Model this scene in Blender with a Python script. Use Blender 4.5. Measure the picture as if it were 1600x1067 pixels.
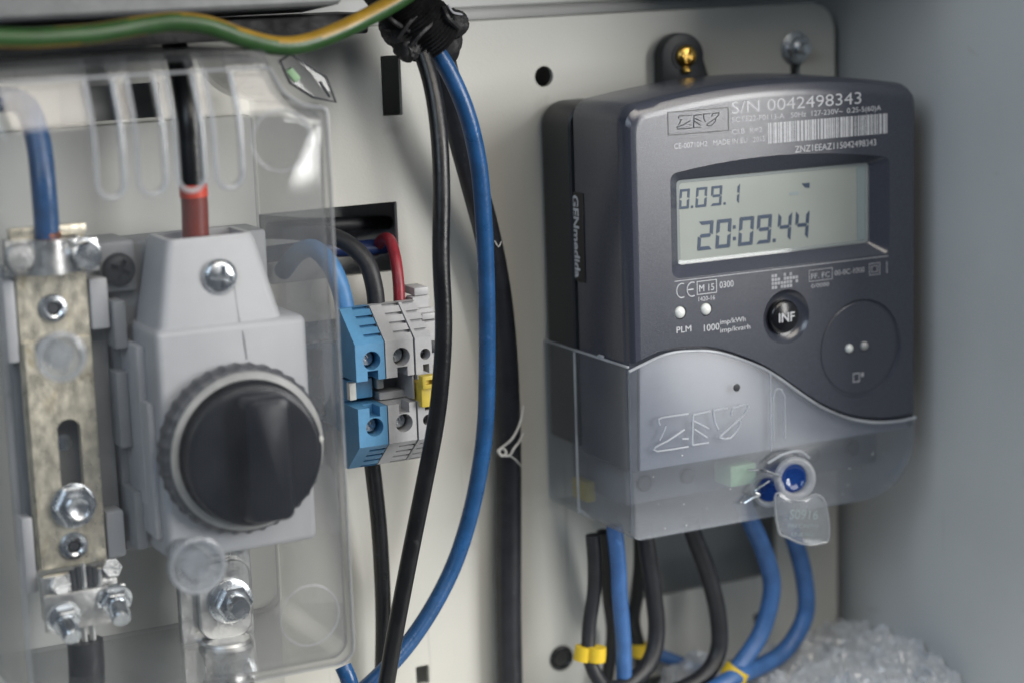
import bpy, bmesh, math, random
from mathutils import Vector, Matrix, noise

scene = bpy.context.scene
for o in list(bpy.data.objects):
    bpy.data.objects.remove(o, do_unlink=True)
COL = scene.collection
S = 0.001                      # everything below is written in millimetres
rnd = random.Random(7)
PI = math.pi

# ------------------------------------------------------------------ camera
FL, YAW, PIT, ROL, DIST = 3305.67, .4642219, .1887134, -.0344103, 808.0
_f = Vector((math.sin(YAW)*math.cos(PIT), math.cos(YAW)*math.cos(PIT), -math.sin(PIT)))
_r0 = Vector((math.cos(YAW), -math.sin(YAW), 0)); _u0 = _r0.cross(_f)
_r = _r0*math.cos(ROL) + _u0*math.sin(ROL)
_u = -_r0*math.sin(ROL) + _u0*math.cos(ROL)
CAM = -_f*DIST
cam_d = bpy.data.cameras.new('camera'); cam = bpy.data.objects.new('camera', cam_d); COL.objects.link(cam)
cam.matrix_world = Matrix(((_r.x, _u.x, -_f.x, CAM.x*S), (_r.y, _u.y, -_f.y, CAM.y*S), (_r.z, _u.z, -_f.z, CAM.z*S), (0, 0, 0, 1)))
cam_d.sensor_width = 36; cam_d.lens = FL/1600*36
cam_d.clip_start = .01; cam_d.clip_end = 50
cam_d.dof.use_dof = True; cam_d.dof.focus_distance = .75; cam_d.dof.aperture_fstop = 4.9
scene.camera = cam

# ------------------------------------------------------------------ light
world = bpy.data.worlds.new('World'); scene.world = world; world.use_nodes = True
bg = world.node_tree.nodes['Background']
bg.inputs['Color'].default_value = (.62, .78, 1, 1); bg.inputs['Strength'].default_value = .09

def area(name, loc, target, sx, sy, power, color):
    l = bpy.data.lights.new(name, 'AREA'); l.shape = 'RECTANGLE'; l.size = sx; l.size_y = sy
    l.energy = power; l.color = color
    o = bpy.data.objects.new(name, l); COL.objects.link(o); o.location = loc
    d = Vector(target) - Vector(loc); o.rotation_euler = d.to_track_quat('-Z', 'Y').to_euler()
    return o
area('daylight_from_the_right', (1.12, -1.5, .425), (.0, 0, 0.05), .8, 1.05, 42, (1, .99, .965))
area('daylight_from_above', (.3, -1.3, 1.3), (-.05, 0, 0), 1.4, .9, 27, (1, .93, .83))
area('added_fill_from_the_left', (-1.3, -1.0, .95), (.1, 0, -.05), .9, .9, 12.5, (.74, .87, 1))  # added cool fill for side wall and left faces, standing in for skylight

vs = scene.view_settings
vs.view_transform = 'Standard'; vs.look = 'None'; vs.exposure = -.26; vs.gamma = 1; vs.use_curve_mapping = False
cy = scene.cycles
cy.use_denoising = True; cy.use_adaptive_sampling = True; cy.adaptive_threshold = .02
cy.max_bounces = 6; cy.diffuse_bounces = 3; cy.glossy_bounces = 3; cy.transparent_max_bounces = 28; cy.transmission_bounces = 4
cy.caustics_refractive = False; cy.caustics_reflective = False

# ------------------------------------------------------------------ helpers
def at(px, py, Y):
    """photo measurement + known distance from the plate -> millimetres"""
    d = _r*((px-800)/FL) + _u*((533.5-py)/FL) + _f
    return CAM + d*((Y-CAM.y)/d.y)

ORG = {}
class MB:
    def __init__(s): s.v = []; s.f = []; s.m = []
    def add(s, vs, fs, mi=0):
        n = len(s.v); s.v += [tuple(v) for v in vs]
        for f in fs: s.f.append([i+n for i in f]); s.m.append(mi)
        return s
    def bm(s):
        b = bmesh.new(); vs = [b.verts.new(v) for v in s.v]
        for f, m in zip(s.f, s.m):
            try: q = b.faces.new([vs[i] for i in f]); q.material_index = m
            except ValueError: pass
        return b
    def box(s, x0, x1, y0, y1, z0, z1, bev=0, seg=2, mi=0, rot=None, piv=None):
        b = bmesh.new(); bmesh.ops.create_cube(b, size=1)
        for v in b.verts: v.co = Vector(((x0+x1)/2+v.co.x*(x1-x0), (y0+y1)/2+v.co.y*(y1-y0), (z0+z1)/2+v.co.z*(z1-z0)))
        if bev: bmesh.ops.bevel(b, geom=b.edges[:], offset=bev, segments=seg, profile=.5, affect='EDGES')
        if rot: bmesh.ops.rotate(b, verts=b.verts[:], cent=piv or ((x0+x1)/2, (y0+y1)/2, (z0+z1)/2), matrix=rot)
        return s.frombm(b, mi)
    def frombm(s, b, mi=0):
        b.verts.index_update()
        s.add([v.co[:] for v in b.verts], [[v.index for v in f.verts] for f in b.faces], mi); b.free(); return s
    def loops(s, L, cap0=True, cap1=True, mi=0):
        n = len(L[0]); vs = [p for l in L for p in l]; fs = []
        for k in range(len(L)-1):
            for i in range(n):
                j = (i+1) % n; fs.append([k*n+i, k*n+j, (k+1)*n+j, (k+1)*n+i])
        if cap0: fs.append(list(range(n))[::-1])
        if cap1: fs.append([(len(L)-1)*n+i for i in range(n)])
        return s.add(vs, fs, mi)
    def prism(s, pts, y0, y1, bev=0, seg=2, mi=0):
        """outline in (x,z) extruded along y"""
        b = bmesh.new(); n = len(pts)
        A = [b.verts.new((p[0], y0, p[1])) for p in pts]; B = [b.verts.new((p[0], y1, p[1])) for p in pts]
        b.faces.new(A); b.faces.new(B[::-1])
        for i in range(n): b.faces.new((A[i], B[i], B[(i+1) % n], A[(i+1) % n]))
        bmesh.ops.recalc_face_normals(b, faces=b.faces[:])
        if bev:
            es = [e for e in b.edges if abs(e.verts[0].co.y-e.verts[1].co.y) < 1e-6]
            bmesh.ops.bevel(b, geom=es, offset=bev, segments=seg, profile=.5, affect='EDGES')
        return s.frombm(b, mi)
    def prismx(s, pts, x0, x1, bev=0, mi=0):
        """outline in (y,z) extruded along x"""
        b = bmesh.new(); n = len(pts)
        A = [b.verts.new((x0, p[0], p[1])) for p in pts]; B = [b.verts.new((x1, p[0], p[1])) for p in pts]
        b.faces.new(A); b.faces.new(B[::-1])
        for i in range(n): b.faces.new((A[i], B[i], B[(i+1) % n], A[(i+1) % n]))
        bmesh.ops.recalc_face_normals(b, faces=b.faces[:])
        if bev: bmesh.ops.bevel(b, geom=b.edges[:], offset=bev, segments=1, profile=.5, affect='EDGES')
        return s.frombm(b, mi)
    def lathe(s, c, prof, axis=(0, -1, 0), n=32, mi=0, wob=None):
        """prof: (radius, distance along axis) from base to tip"""
        a = Vector(axis).normalized(); t = Vector((0, 0, 1)) if abs(a.z) < .9 else Vector((1, 0, 0))
        e1 = t.cross(a).normalized(); e2 = a.cross(e1); c = Vector(c); L = []
        for r, h in prof:
            ring = []
            for i in range(n):
                w = 2*PI*i/n; rr = r*(wob(w) if wob else 1)
                ring.append(c + a*h + (e1*math.cos(w)+e2*math.sin(w))*max(rr, 1e-3))
            L.append(ring)
        return s.loops(L, True, True, mi)
    def hexa(s, c, r, h, axis=(0, -1, 0), ph=0, mi=0):
        return s.lathe(c, [(r*.96, 0), (r, .3), (r, h-.6), (r*.9, h)], axis, 6, mi)
    def tube(s, pts, r, n=14, sub=6, mi=None, close=False, twist=0, radii=None, caps=True):
        P = [Vector(p) for p in pts]; Q = []
        m = len(P)
        for i in range(m if close else m-1):
            p1, p2 = P[i], P[(i+1) % m]
            p0 = P[i-1] if (i or close) else p1*2-p2
            p3 = P[(i+2) % m] if (i+2 < m or close) else p2*2-p1
            for k in range(sub):
                t = k/sub
                Q.append(.5*((2*p1)+(p2-p0)*t+(2*p0-5*p1+4*p2-p3)*t*t+(3*p1-p0-3*p2+p3)*t**3))
        if not close: Q.append(P[-1])
        N = len(Q); L = []; e = None
        for i in range(N):
            a = Q[(i+1) % N]-Q[i-1] if close else Q[min(i+1, N-1)]-Q[max(i-1, 0)]
            a.normalize()
            if e is None: e = a.orthogonal().normalized()
            e = (e - a*e.dot(a)).normalized(); e2 = a.cross(e)
            rr = r if radii is None else radii(i/(N-1))
            L.append([Q[i]+(e*math.cos(2*PI*k/n+twist*i)+e2*math.sin(2*PI*k/n+twist*i))*rr for k in range(n)])
        if close: L.append(L[0])
        b0 = len(s.f); s.loops(L, not close and caps, not close and caps)
        if mi:
            for q in range(b0, b0+(len(L)-1)*n):
                i = (q-b0)//n; k = (q-b0) % n
                s.m[q] = mi(((L[i][k]+L[i][(k+1) % n])/2-Q[i]).normalized(), i/(N-1))
        return s

def finish(me, mats, angle=40):
    for p in me.polygons: p.use_smooth = True
    me.set_sharp_from_angle(angle=math.radians(angle))
    for m in (mats if isinstance(mats, (list, tuple)) else [mats]): me.materials.append(m)

def obj(name, mb, mat, parent=None, angle=40, cuts=None, fix=True):
    b = mb.bm() if isinstance(mb, MB) else mb
    if fix:
        bmesh.ops.remove_doubles(b, verts=b.verts[:], dist=1e-5)
        bmesh.ops.recalc_face_normals(b, faces=b.faces[:])
    if cuts:
        b = boolean(b, cuts)
    if parent is None:
        xs = [v.co for v in b.verts]
        org = Vector(((min(v.x for v in xs)+max(v.x for v in xs))/2, (min(v.y for v in xs)+max(v.y for v in xs))/2, min(v.z for v in xs)))
    else: org = ORG[parent.name]
    for v in b.verts: v.co = (v.co-org)*S
    me = bpy.data.meshes.new(name); b.to_mesh(me); b.free()
    finish(me, mat, angle)
    o = bpy.data.objects.new(name, me); COL.objects.link(o)
    ORG[o.name] = org
    if parent is None: o.location = org*S
    else: o.parent = parent
    return o

def boolean(b, cuts):
    """cut closed meshes out of a closed mesh, real holes"""
    me = bpy.data.meshes.new('tmp'); b.to_mesh(me); b.free()
    o = bpy.data.objects.new('tmp', me); COL.objects.link(o); junk = [o]
    for c in cuts:
        cb = c.bm(); bmesh.ops.remove_doubles(cb, verts=cb.verts[:], dist=1e-5); bmesh.ops.recalc_face_normals(cb, faces=cb.faces[:])
        cm = bpy.data.meshes.new('cut'); cb.to_mesh(cm); cb.free()
        co = bpy.data.objects.new('cut', cm); COL.objects.link(co); junk.append(co)
        m = o.modifiers.new('b', 'BOOLEAN'); m.operation = 'DIFFERENCE'; m.solver = 'EXACT'; m.object = co
    dg = bpy.context.evaluated_depsgraph_get(); dg.update()
    r = bmesh.new(); r.from_mesh(o.evaluated_get(dg).to_mesh())
    for j in junk: bpy.data.objects.remove(j, do_unlink=True)
    return r

def thing(name, label, cat, base, group=None):
    o = bpy.data.objects.new(name, None); COL.objects.link(o); o.empty_display_size = .01
    o.location = Vector(base)*S; ORG[o.name] = Vector(base)
    o['label'] = label; o['category'] = cat
    if group: o['group'] = group
    return o
def tag(o, label, cat, group=None):
    o['label'] = label; o['category'] = cat
    if group: o['group'] = group
    return o
def struct(o, label=None):
    o['kind'] = 'structure'
    if label: o['label'] = label
    return o

def rrect(x0, x1, z0, z1, r, n=6, rs=None):
    """rounded rectangle, counter-clockwise from lower left; rs = (ll, lr, ur, ul)"""
    rs = rs or (r,)*4; P = []
    for (cx, cz, a), q in zip(((x0, z0, PI), (x1, z0, 1.5*PI), (x1, z1, 0), (x0, z1, .5*PI)), rs):
        ox = cx + (q if cx == x0 else -q); oz = cz + (q if cz == z0 else -q)
        for k in range(n+1):
            w = a + .5*PI*k/n; P.append((ox+q*math.cos(w), oz+q*math.sin(w)))
    return P
def circ(cx, cz, r, n=28): return [(cx+r*math.cos(2*PI*i/n), cz+r*math.sin(2*PI*i/n)) for i in range(n)]
def seg_lerp(a, b, t): return tuple(p+(q-p)*t for p, q in zip(a, b))

def text(name, body, org, xd, yd, height, mat, parent, width=None, depth=.12, bold=0):
    cu = bpy.data.curves.new('t', 'FONT'); cu.body = body; cu.size = 10; cu.extrude = 0; cu.offset = bold
    cu.resolution_u = 3
    o = bpy.data.objects.new('t', cu); COL.objects.link(o)
    dg = bpy.context.evaluated_depsgraph_get(); dg.update()
    me = bpy.data.meshes.new_from_object(o.evaluated_get(dg)); bpy.data.objects.remove(o, do_unlink=True)
    b = bmesh.new(); b.from_mesh(me); bpy.data.meshes.remove(me)
    xs = [v.co.x for v in b.verts]; ys = [v.co.y for v in b.verts]
    sy = height/7.0; sx = sy if width is None else width/(max(xs)-min(xs))
    x0 = min(xs); X = Vector(xd); Y = Vector(yd); N = X.cross(Y); org = Vector(org)
    r = bmesh.ops.extrude_face_region(b, geom=b.faces[:])
    up = {g for g in r['geom'] if isinstance(g, bmesh.types.BMVert)}
    for v in b.verts:
        v.co = org + X*((v.co.x-x0)*sx) + Y*(v.co.y*sy) + N*(depth if v in up else 0)
    return obj(name, b, mat, parent)

# ------------------------------------------------------------------ materials
def mat(name, col, rough=.5, metal=0, var=0, vscale=300, bump=0, bscale=900, coat=0, spec=.5, col2=None, dirt=None, rvar=0, stretch=None, scratch=None):
    m = bpy.data.materials.new(name); m.use_nodes = True; nt = m.node_tree; N = nt.nodes; L = nt.links
    p = N['Principled BSDF']
    p.inputs['Base Color'].default_value = (*col, 1); p.inputs['Roughness'].default_value = rough
    p.inputs['Metallic'].default_value = metal; p.inputs['Specular IOR Level'].default_value = spec
    p.inputs['Coat Weight'].default_value = coat; p.inputs['Coat Roughness'].default_value = .15
    tc = N.new('ShaderNodeTexCoord'); src = tc.outputs['Object']
    if stretch:
        mp = N.new('ShaderNodeMapping'); mp.inputs['Scale'].default_value = stretch; L.new(src, mp.inputs['Vector']); src = mp.outputs['Vector']
    def nz(scale, detail=4, dist=0):
        t = N.new('ShaderNodeTexNoise'); t.inputs['Scale'].default_value = scale; t.inputs['Detail'].default_value = detail
        t.inputs['Distortion'].default_value = dist; L.new(src, t.inputs['Vector']); return t
    if var or col2:
        t = nz(vscale); rp = N.new('ShaderNodeValToRGB'); rp.color_ramp.elements[0].position = .33; rp.color_ramp.elements[1].position = .68
        a = col2 or tuple(c*(1-var) for c in col); bcol = tuple(min(1, c*(1+var)) for c in col) if not col2 else col
        rp.color_ramp.elements[0].color = (*a, 1); rp.color_ramp.elements[1].color = (*bcol, 1)
        L.new(t.outputs['Fac'], rp.inputs['Fac']); out = rp.outputs['Color']
        if dirt:
            dcol, dscale, dpos = dirt
            t2 = nz(dscale, 8, .6); r2 = N.new('ShaderNodeValToRGB'); r2.color_ramp.elements[0].position = dpos; r2.color_ramp.elements[1].position = dpos+.12
            L.new(t2.outputs['Fac'], r2.inputs['Fac'])
            mx = N.new('ShaderNodeMix'); mx.data_type = 'RGBA'; L.new(r2.outputs['Color'], mx.inputs['Factor'])
            L.new(out, mx.inputs['A']); mx.inputs['B'].default_value = (*dcol, 1); out = mx.outputs['Result']
        if scratch:
            sm = N.new('ShaderNodeMapping'); sm.inputs['Scale'].default_value = (220, 220, 9); sm.inputs['Rotation'].default_value = (.2, .5, .3); L.new(tc.outputs['Object'], sm.inputs['Vector'])
            t3 = N.new('ShaderNodeTexNoise'); t3.inputs['Scale'].default_value = 1; t3.inputs['Detail'].default_value = 3; L.new(sm.outputs['Vector'], t3.inputs['Vector'])
            r3 = N.new('ShaderNodeValToRGB'); r3.color_ramp.elements[0].position = .70; r3.color_ramp.elements[1].position = .74; r3.color_ramp.elements[1].color = (scratch,)*3+(1,)
            L.new(t3.outputs['Fac'], r3.inputs['Fac'])
            m3 = N.new('ShaderNodeMix'); m3.data_type = 'RGBA'; L.new(r3.outputs['Color'], m3.inputs['Factor']); L.new(out, m3.inputs['A'])
            m3.inputs['B'].default_value = tuple(c*.55 for c in col)+(1,); out = m3.outputs['Result']
        L.new(out, p.inputs['Base Color'])
    if rvar:
        t = nz(vscale*.7, 5); mr = N.new('ShaderNodeMapRange'); mr.inputs['To Min'].default_value = max(.05, rough-rvar); mr.inputs['To Max'].default_value = rough+rvar
        mr.inputs['From Min'].default_value = .3; mr.inputs['From Max'].default_value = .7
        L.new(t.outputs['Fac'], mr.inputs['Value']); L.new(mr.outputs['Result'], p.inputs['Roughness'])
    if bump:
        t = nz(bscale, 3); bp = N.new('ShaderNodeBump'); bp.inputs['Strength'].default_value = bump; bp.inputs['Distance'].default_value = .0004
        L.new(t.outputs['Fac'], bp.inputs['Height']); L.new(bp.outputs['Normal'], p.inputs['Normal'])
    return m

def clear(name, tint=(.95, .96, .97), haze=.06, hazecol=(.8, .82, .85), rough=.08, edge=.5, ior=1.49, blur=0, path=0):
    """thin clear plastic: passes light straight through, mirrors by Fresnel, a little milky, denser towards grazing angles"""
    m = bpy.data.materials.new(name); m.use_nodes = True; nt = m.node_tree; N = nt.nodes; L = nt.links
    N.remove(N['Principled BSDF']); out = N['Material Output']
    lw0 = N.new('ShaderNodeLayerWeight'); lw0.inputs['Blend'].default_value = .5
    lw = N.new('ShaderNodeMath'); lw.operation = 'POWER'; lw.inputs[1].default_value = 3.0; L.new(lw0.outputs['Facing'], lw.inputs[0])
    tr = N.new('ShaderNodeBsdfTransparent')
    mx = N.new('ShaderNodeMix'); mx.data_type = 'RGBA'; L.new(lw.outputs[0], mx.inputs['Factor'])
    mx.inputs['A'].default_value = (*tint, 1); mx.inputs['B'].default_value = tuple(c*edge for c in tint)+(1,)
    L.new(mx.outputs['Result'], tr.inputs['Color']); body = tr.outputs[0]
    if blur:
        rf = N.new('ShaderNodeBsdfRefraction'); rf.inputs['IOR'].default_value = 1.04; rf.inputs['Roughness'].default_value = blur
        L.new(mx.outputs['Result'], rf.inputs['Color'])
        s0 = N.new('ShaderNodeMixShader'); s0.inputs[0].default_value = .4
        L.new(body, s0.inputs[1]); L.new(rf.outputs[0], s0.inputs[2]); body = s0.outputs[0]
    df = N.new('ShaderNodeBsdfDiffuse'); df.inputs['Color'].default_value = (*hazecol, 1)
    tl = N.new('ShaderNodeBsdfTranslucent'); tl.inputs['Color'].default_value = (*hazecol, 1)
    hm = N.new('ShaderNodeMixShader'); hm.inputs[0].default_value = .5; L.new(df.outputs[0], hm.inputs[1]); L.new(tl.outputs[0], hm.inputs[2])
    tc = N.new('ShaderNodeTexCoord'); nz = N.new('ShaderNodeTexNoise'); nz.inputs['Scale'].default_value = 45; nz.inputs['Detail'].default_value = 6
    L.new(tc.outputs['Object'], nz.inputs['Vector'])
    mr = N.new('ShaderNodeMapRange'); mr.inputs['From Min'].default_value = .3; mr.inputs['From Max'].default_value = .75
    mr.inputs['To Min'].default_value = haze*.55; mr.inputs['To Max'].default_value = haze*1.5; L.new(nz.outputs['Fac'], mr.inputs['Value'])
    fq = N.new('ShaderNodeMath'); fq.operation = 'MULTIPLY'; L.new(lw0.outputs['Facing'], fq.inputs[0]); L.new(lw0.outputs['Facing'], fq.inputs[1])
    fm = N.new('ShaderNodeMath'); fm.operation = 'MULTIPLY_ADD'; fm.inputs[1].default_value = path; fm.inputs[2].default_value = 1; L.new(fq.outputs[0], fm.inputs[0])
    hz = N.new('ShaderNodeMath'); hz.operation = 'MULTIPLY'; hz.use_clamp = True; L.new(mr.outputs['Result'], hz.inputs[0]); L.new(fm.outputs[0], hz.inputs[1])
    s1 = N.new('ShaderNodeMixShader'); L.new(hz.outputs[0], s1.inputs[0]); L.new(body, s1.inputs[1]); L.new(hm.outputs[0], s1.inputs[2])
    gl = N.new('ShaderNodeBsdfGlossy'); gl.inputs['Roughness'].default_value = rough
    f5 = N.new('ShaderNodeMath'); f5.operation = 'POWER'; f5.inputs[1].default_value = 5; L.new(lw0.outputs['Facing'], f5.inputs[0])
    f0 = ((ior-1)/(ior+1))**2
    fr = N.new('ShaderNodeMapRange'); fr.inputs['To Min'].default_value = f0; fr.inputs['To Max'].default_value = 1; L.new(f5.outputs[0], fr.inputs['Value'])
    s2 = N.new('ShaderNodeMixShader'); L.new(fr.outputs[0], s2.inputs[0]); L.new(s1.outputs[0], s2.inputs[1]); L.new(gl.outputs[0], s2.inputs[2])
    L.new(s2.outputs[0], out.inputs['Surface'])
    return m

M = {}
M['plate'] = mat('plate_paint', (.60, .595, .55), .42, 0, .03, 14, .12, 1400, dirt=((.49, .47, .42), 38, .67), rvar=.09, scratch=.45)
M['wall'] = mat('cabinet_paint', (.66, .67, .66), .45, 0, .04, 18, .06, 1100, rvar=.07, dirt=((.52, .52, .5), 60, .68), scratch=.4)
M['board'] = mat('insulating_board', (.52, .52, .49), .5, 0, .05, 30, .1, 600)
M['rail'] = mat('galvanised_rail', (.22, .225, .23), .45, .3, .12, 120, .1, 500, rvar=.1)
M['case'] = mat('slate_case_plastic', (.047, .051, .069), .2, 0, .10, 1500, .14, 2600, spec=.75)
M['rear'] = mat('black_case_plastic', (.014, .017, .022), .45, 0, .1, 900, .06, 2000)
M['dark'] = mat('dark_moulding', (.03, .033, .04), .55, 0, .2, 300, .2, 1200)
M['bezel'] = mat('bezel_plastic', (.05, .058, .088), .3, 0, .04, 900, .05, 2400)
M['lcd'] = mat('lcd_glass', (.32, .345, .325), .12, 0, .035, 40, 0, 0, coat=.3)
M['seg'] = mat('lcd_segment', (.016, .038, .08), .4)
M['segfaint'] = mat('lcd_segment_faint', (.24, .29, .3), .4)
M['print'] = mat('white_print', (.52, .53, .56), .6, 0, .12, 700)
M['printdim'] = mat('grey_print', (.36, .37, .4), .6, 0, .2, 900)
M['blackprint'] = mat('black_print', (.01, .011, .014), .35)
M['smoke'] = clear('terminal_cover_plastic', (.90, .915, .935), .13, (.56, .61, .69), .27, .85, 1.5)
M['smokeridge'] = clear('terminal_cover_ridge', (.85, .87, .9), .7, (.78, .81, .86), .25, .9, 1.5)
M['clear'] = clear('clear_cover_plastic', (.99, .992, .994), .017, (.82, .85, .89), .05, .25, 1.55, path=9)
M['clearrim'] = clear('clear_rim_plastic', (.88, .89, .91), .42, (.8, .82, .85), .12, .6, 1.5)
M['clearthick'] = clear('clear_screw_plastic', (.86, .88, .9), .24, (.75, .78, .82), .1, .35, 1.55)
M['blockgrey'] = mat('terminal_block_plastic', (.13, .135, .15), .5, 0, .05, 400)
M['panel'] = mat('pale_panel_plastic', (.20, .21, .25), .5, 0, .05, 900, .1, 2200)
M['led'] = mat('led_lens', (.7, .72, .7), .2, 0, 0, coat=.5)
M['button'] = mat('button_black', (.008, .008, .01), .22)
M['grey'] = mat('grey_fuse_plastic', (.47, .475, .495), .42, 0, .025, 160, .1, 1500)
M['greydark'] = mat('grey_base_plastic', (.27, .28, .295), .5, 0, .06, 120, .15, 1200)
M['ring'] = mat('dark_ring_plastic', (.07, .072, .082), .42, 0, .3, 260, .3, 1200)
M['ringlight'] = mat('pale_ring', (.42, .42, .41), .35, .2, .1, 200)
M['knob'] = mat('knob_plastic', (.006, .0075, .013), .3, 0, .1, 500, .05, 1800, spec=.3)
M['tblue'] = mat('terminal_blue', (.085, .25, .44), .45, 0, .06, 250, .15, 1500)
M['tgrey'] = mat('terminal_grey', (.40, .40, .41), .5, 0, .05, 250, .15, 1500)
M['tyellow'] = mat('marker_yellow', (.62, .47, .07), .5, 0, .08, 300)
M['twhite'] = mat('marker_white', (.7, .69, .64), .5, 0, .08, 300)
M['zinc'] = mat('zinc', (.66, .69, .72), .26, 1, .16, 260, .15, 900, rvar=.12)
M['alu'] = mat('aluminium', (.62, .62, .61), .38, .95, .14, 200, .3, 700, rvar=.14)
M['tan'] = mat('passivated_bar', (.68, .63, .51), .38, .6, .2, 420, .2, 900, dirt=((.42, .34, .2), 120, .6), rvar=.16, stretch=(1, 1, .6))
M['brass'] = mat('brass', (.72, .46, .12), .25, 1, .2, 300, .1, 800)
M['copper'] = mat('copper_strand', (.32, .13, .07), .4, .8, .3, 500)
def pvc(name, c, r=.38, v=.16, sc=((.0, .0, .0), 0)):
    return mat(name, c, r, 0, v, 160, .22, 700, dirt=(tuple(min(1, x*1.5+.025) for x in c), 230, .66), rvar=.07)
M['cblack'] = pvc('pvc_black', (.006, .0065, .008), .34)
M['crubber'] = mat('rubber_black', (.014, .015, .019), .48, 0, .3, 130, .2, 700, dirt=((.06, .063, .072), 210, .65), rvar=.1)
M['cthick'] = mat('rubber_dusty_black', (.017, .0185, .024), .40, 0, .2, 200, .12, 800, dirt=((.04, .043, .052), 420, .63), rvar=.06)
M['cblue'] = pvc('pvc_blue', (.016, .074, .2), .3)
M['cblue2'] = pvc('pvc_blue_dull', (.045, .13, .33), .42)
M['cblue3'] = pvc('pvc_blue_pale', (.08, .23, .48), .4)
M['cnavy'] = pvc('pvc_navy', (.012, .03, .12), .4)
M['cred'] = pvc('pvc_red', (.24, .018, .03), .4)
M['cflame'] = pvc('flame_reflection', (.55, .05, .02), .4)
M['cmaroon'] = pvc('maroon_reflection', (.17, .022, .012), .45)
M['cgreen'] = pvc('pvc_green', (.02, .066, .015), .38)  # green and yellow darkened to hold the roof's shade on the earth wire
M['cyellow'] = pvc('pvc_yellow', (.28, .165, .015), .38)
M['tape'] = mat('black_tape', (.010, .010, .012), .6, 0, .4, 220, .8, 420, rvar=.15)
M['yring'] = mat('yellow_ferrule', (.75, .52, .03), .45, 0, .06, 200)
M['string'] = mat('white_string', (.62, .63, .62), .7, 0, .1, 900)
M['sealblue'] = clear('blue_seal_plastic', (.16, .34, .78), .3, (.05, .2, .66), .06, .35, 1.6)
M['green'] = mat('green_plastic', (.36, .58, .33), .5, 0, .08, 200)
M['film'] = clear('clear_film', (.96, .97, .985), .62, (.95, .97, 1), .22, .7, 1.7)
M['red'] = mat('red_plastic', (.55, .06, .04), .4, 0, .05, 200)

# ------------------------------------------------------------------ the cabinet
XW = 155.5
BACK, FLOOR, TOP, FRONT = 21, -152, 178, -165
struct(obj('cabinet_back', MB().box(-300, XW+3, BACK, BACK+2, FLOOR-2, TOP), M['wall']))
struct(obj('cabinet_side_wall', MB().box(XW, XW+2, FRONT, BACK-.01, FLOOR-2, TOP), M['wall']))
struct(obj('cabinet_floor', MB().box(-300, XW-.02, FRONT, BACK-.02, FLOOR-2, FLOOR), M['wall']))
struct(obj('cabinet_roof', MB().box(-300, XW-.02, -108, BACK-.02, TOP-2, TOP), M['wall']))

# mounting plate with its real cut-outs
def cutbox(x0, x1, z0, z1, r=.6, y0=-5, y1=8): return MB().prism(rrect(x0, x1, z0, z1, r, 3), y0, y1)
def cutcirc(x, z, r, y0=-5, y1=8): return MB().prism(circ(x, z, r), y0, y1)
plate = obj('mounting_plate', MB().prism(rrect(-262, 150.5, -146, 121.6, 12, 8, (2, 12, 12, 2)), 0, 2.2, .35, 1), M['plate'], cuts=[
    cutbox(-100.5, -45.4, 32, 57.6), cutbox(-49.3, -41.4, 89, 110.8), cutbox(-168, -132.5, 94.5, 106.5), cutbox(52, 119.5, -112.2, -70),
    cutcirc(17.3, 99.5, 3.9), cutcirc(17, -129.7, 4.6), cutcirc(109.6, -129.9, 2.2), cutbox(-46, -40.5, -129, -121.5),
    cutbox(128.6, 133.4, 86, 99, 2.3)])
struct(plate)
flange = obj('plate_flange', MB().box(-262, 138, 2.3, 16, 119.3, 121.5, .4, 1), M['plate'], plate)
rail = obj('top_rail', MB().prismx([(14, 126), (20.9, 126), (20.9, 158), (6, 158), (6, 133), (14, 133)], -262, 150, .6), M['wall'])
struct(rail)
# hanging rail at the upper left
tag(obj('metal_bracket', MB().prismx([(-46, 131.5), (-10, 128), (-10, 160), (-46, 160)], -262, -82, 1.2), M['rail']),
    'bare grey metal bracket edge above the green and yellow wire', 'bracket')
tag(obj('rubber_strip', MB().box(-262, -66, -30, -3, 120.5, 127.6, 1), M['tape']),
    'black rubber strip under the grey metal bracket at the top', 'rubber strip')
tag(obj('rubber_grommet', MB().tube([(17+4.2*math.cos(2*PI*k/24), -.3, -129.7+4.2*math.sin(2*PI*k/24)) for k in range(24)], .95, 8, 1, close=True), M['cblack']),
    'small black rubber grommet in the plate left of the meter wires', 'grommet')

# ------------------------------------------------------------------ the meter
meter = thing('electricity_meter', 'dark slate electricity meter with an LCD and a clear lower cover', 'meter', (79, -32, -66))
ML, MR, MT = 14.6, 142.6, 97.6
def topz(x): return MT - 6.2*((x-79)/64.4)**2
def case_outline(inset, zbot, top_in=None, r=7, rb=1.0):
    ti = inset if top_in is None else top_in
    x0, x1 = ML+inset, MR-inset; P = []
    for k in range(4):
        w = PI+.5*PI*k/3; P.append((x0+rb+rb*math.cos(w), zbot+rb+rb*math.sin(w)))
    for k in range(4):
        w = 1.5*PI+.5*PI*k/3; P.append((x1-rb+rb*math.cos(w), zbot+rb+rb*math.sin(w)))
    rr = max(2, r-inset*.4); N = 26
    zr = topz(x1-rr)-ti; zl = topz(x0+rr)-ti
    for k in range(6):
        w = .45*PI*k/5; P.append((x1-rr+rr*math.cos(w), zr-rr+rr*math.sin(w)))
    for k in range(1, N):
        x = x1-rr+(x0+rr-x1+rr)*k/N; P.append((x, topz(x)-ti))
    for k in range(6):
        w = .55*PI+.45*PI*k/5; P.append((x0+rr+rr*math.cos(w), zl-rr+rr*math.sin(w)))
    return P
def y3(P, y): return [(p[0], y, p[1]) for p in P]
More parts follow.
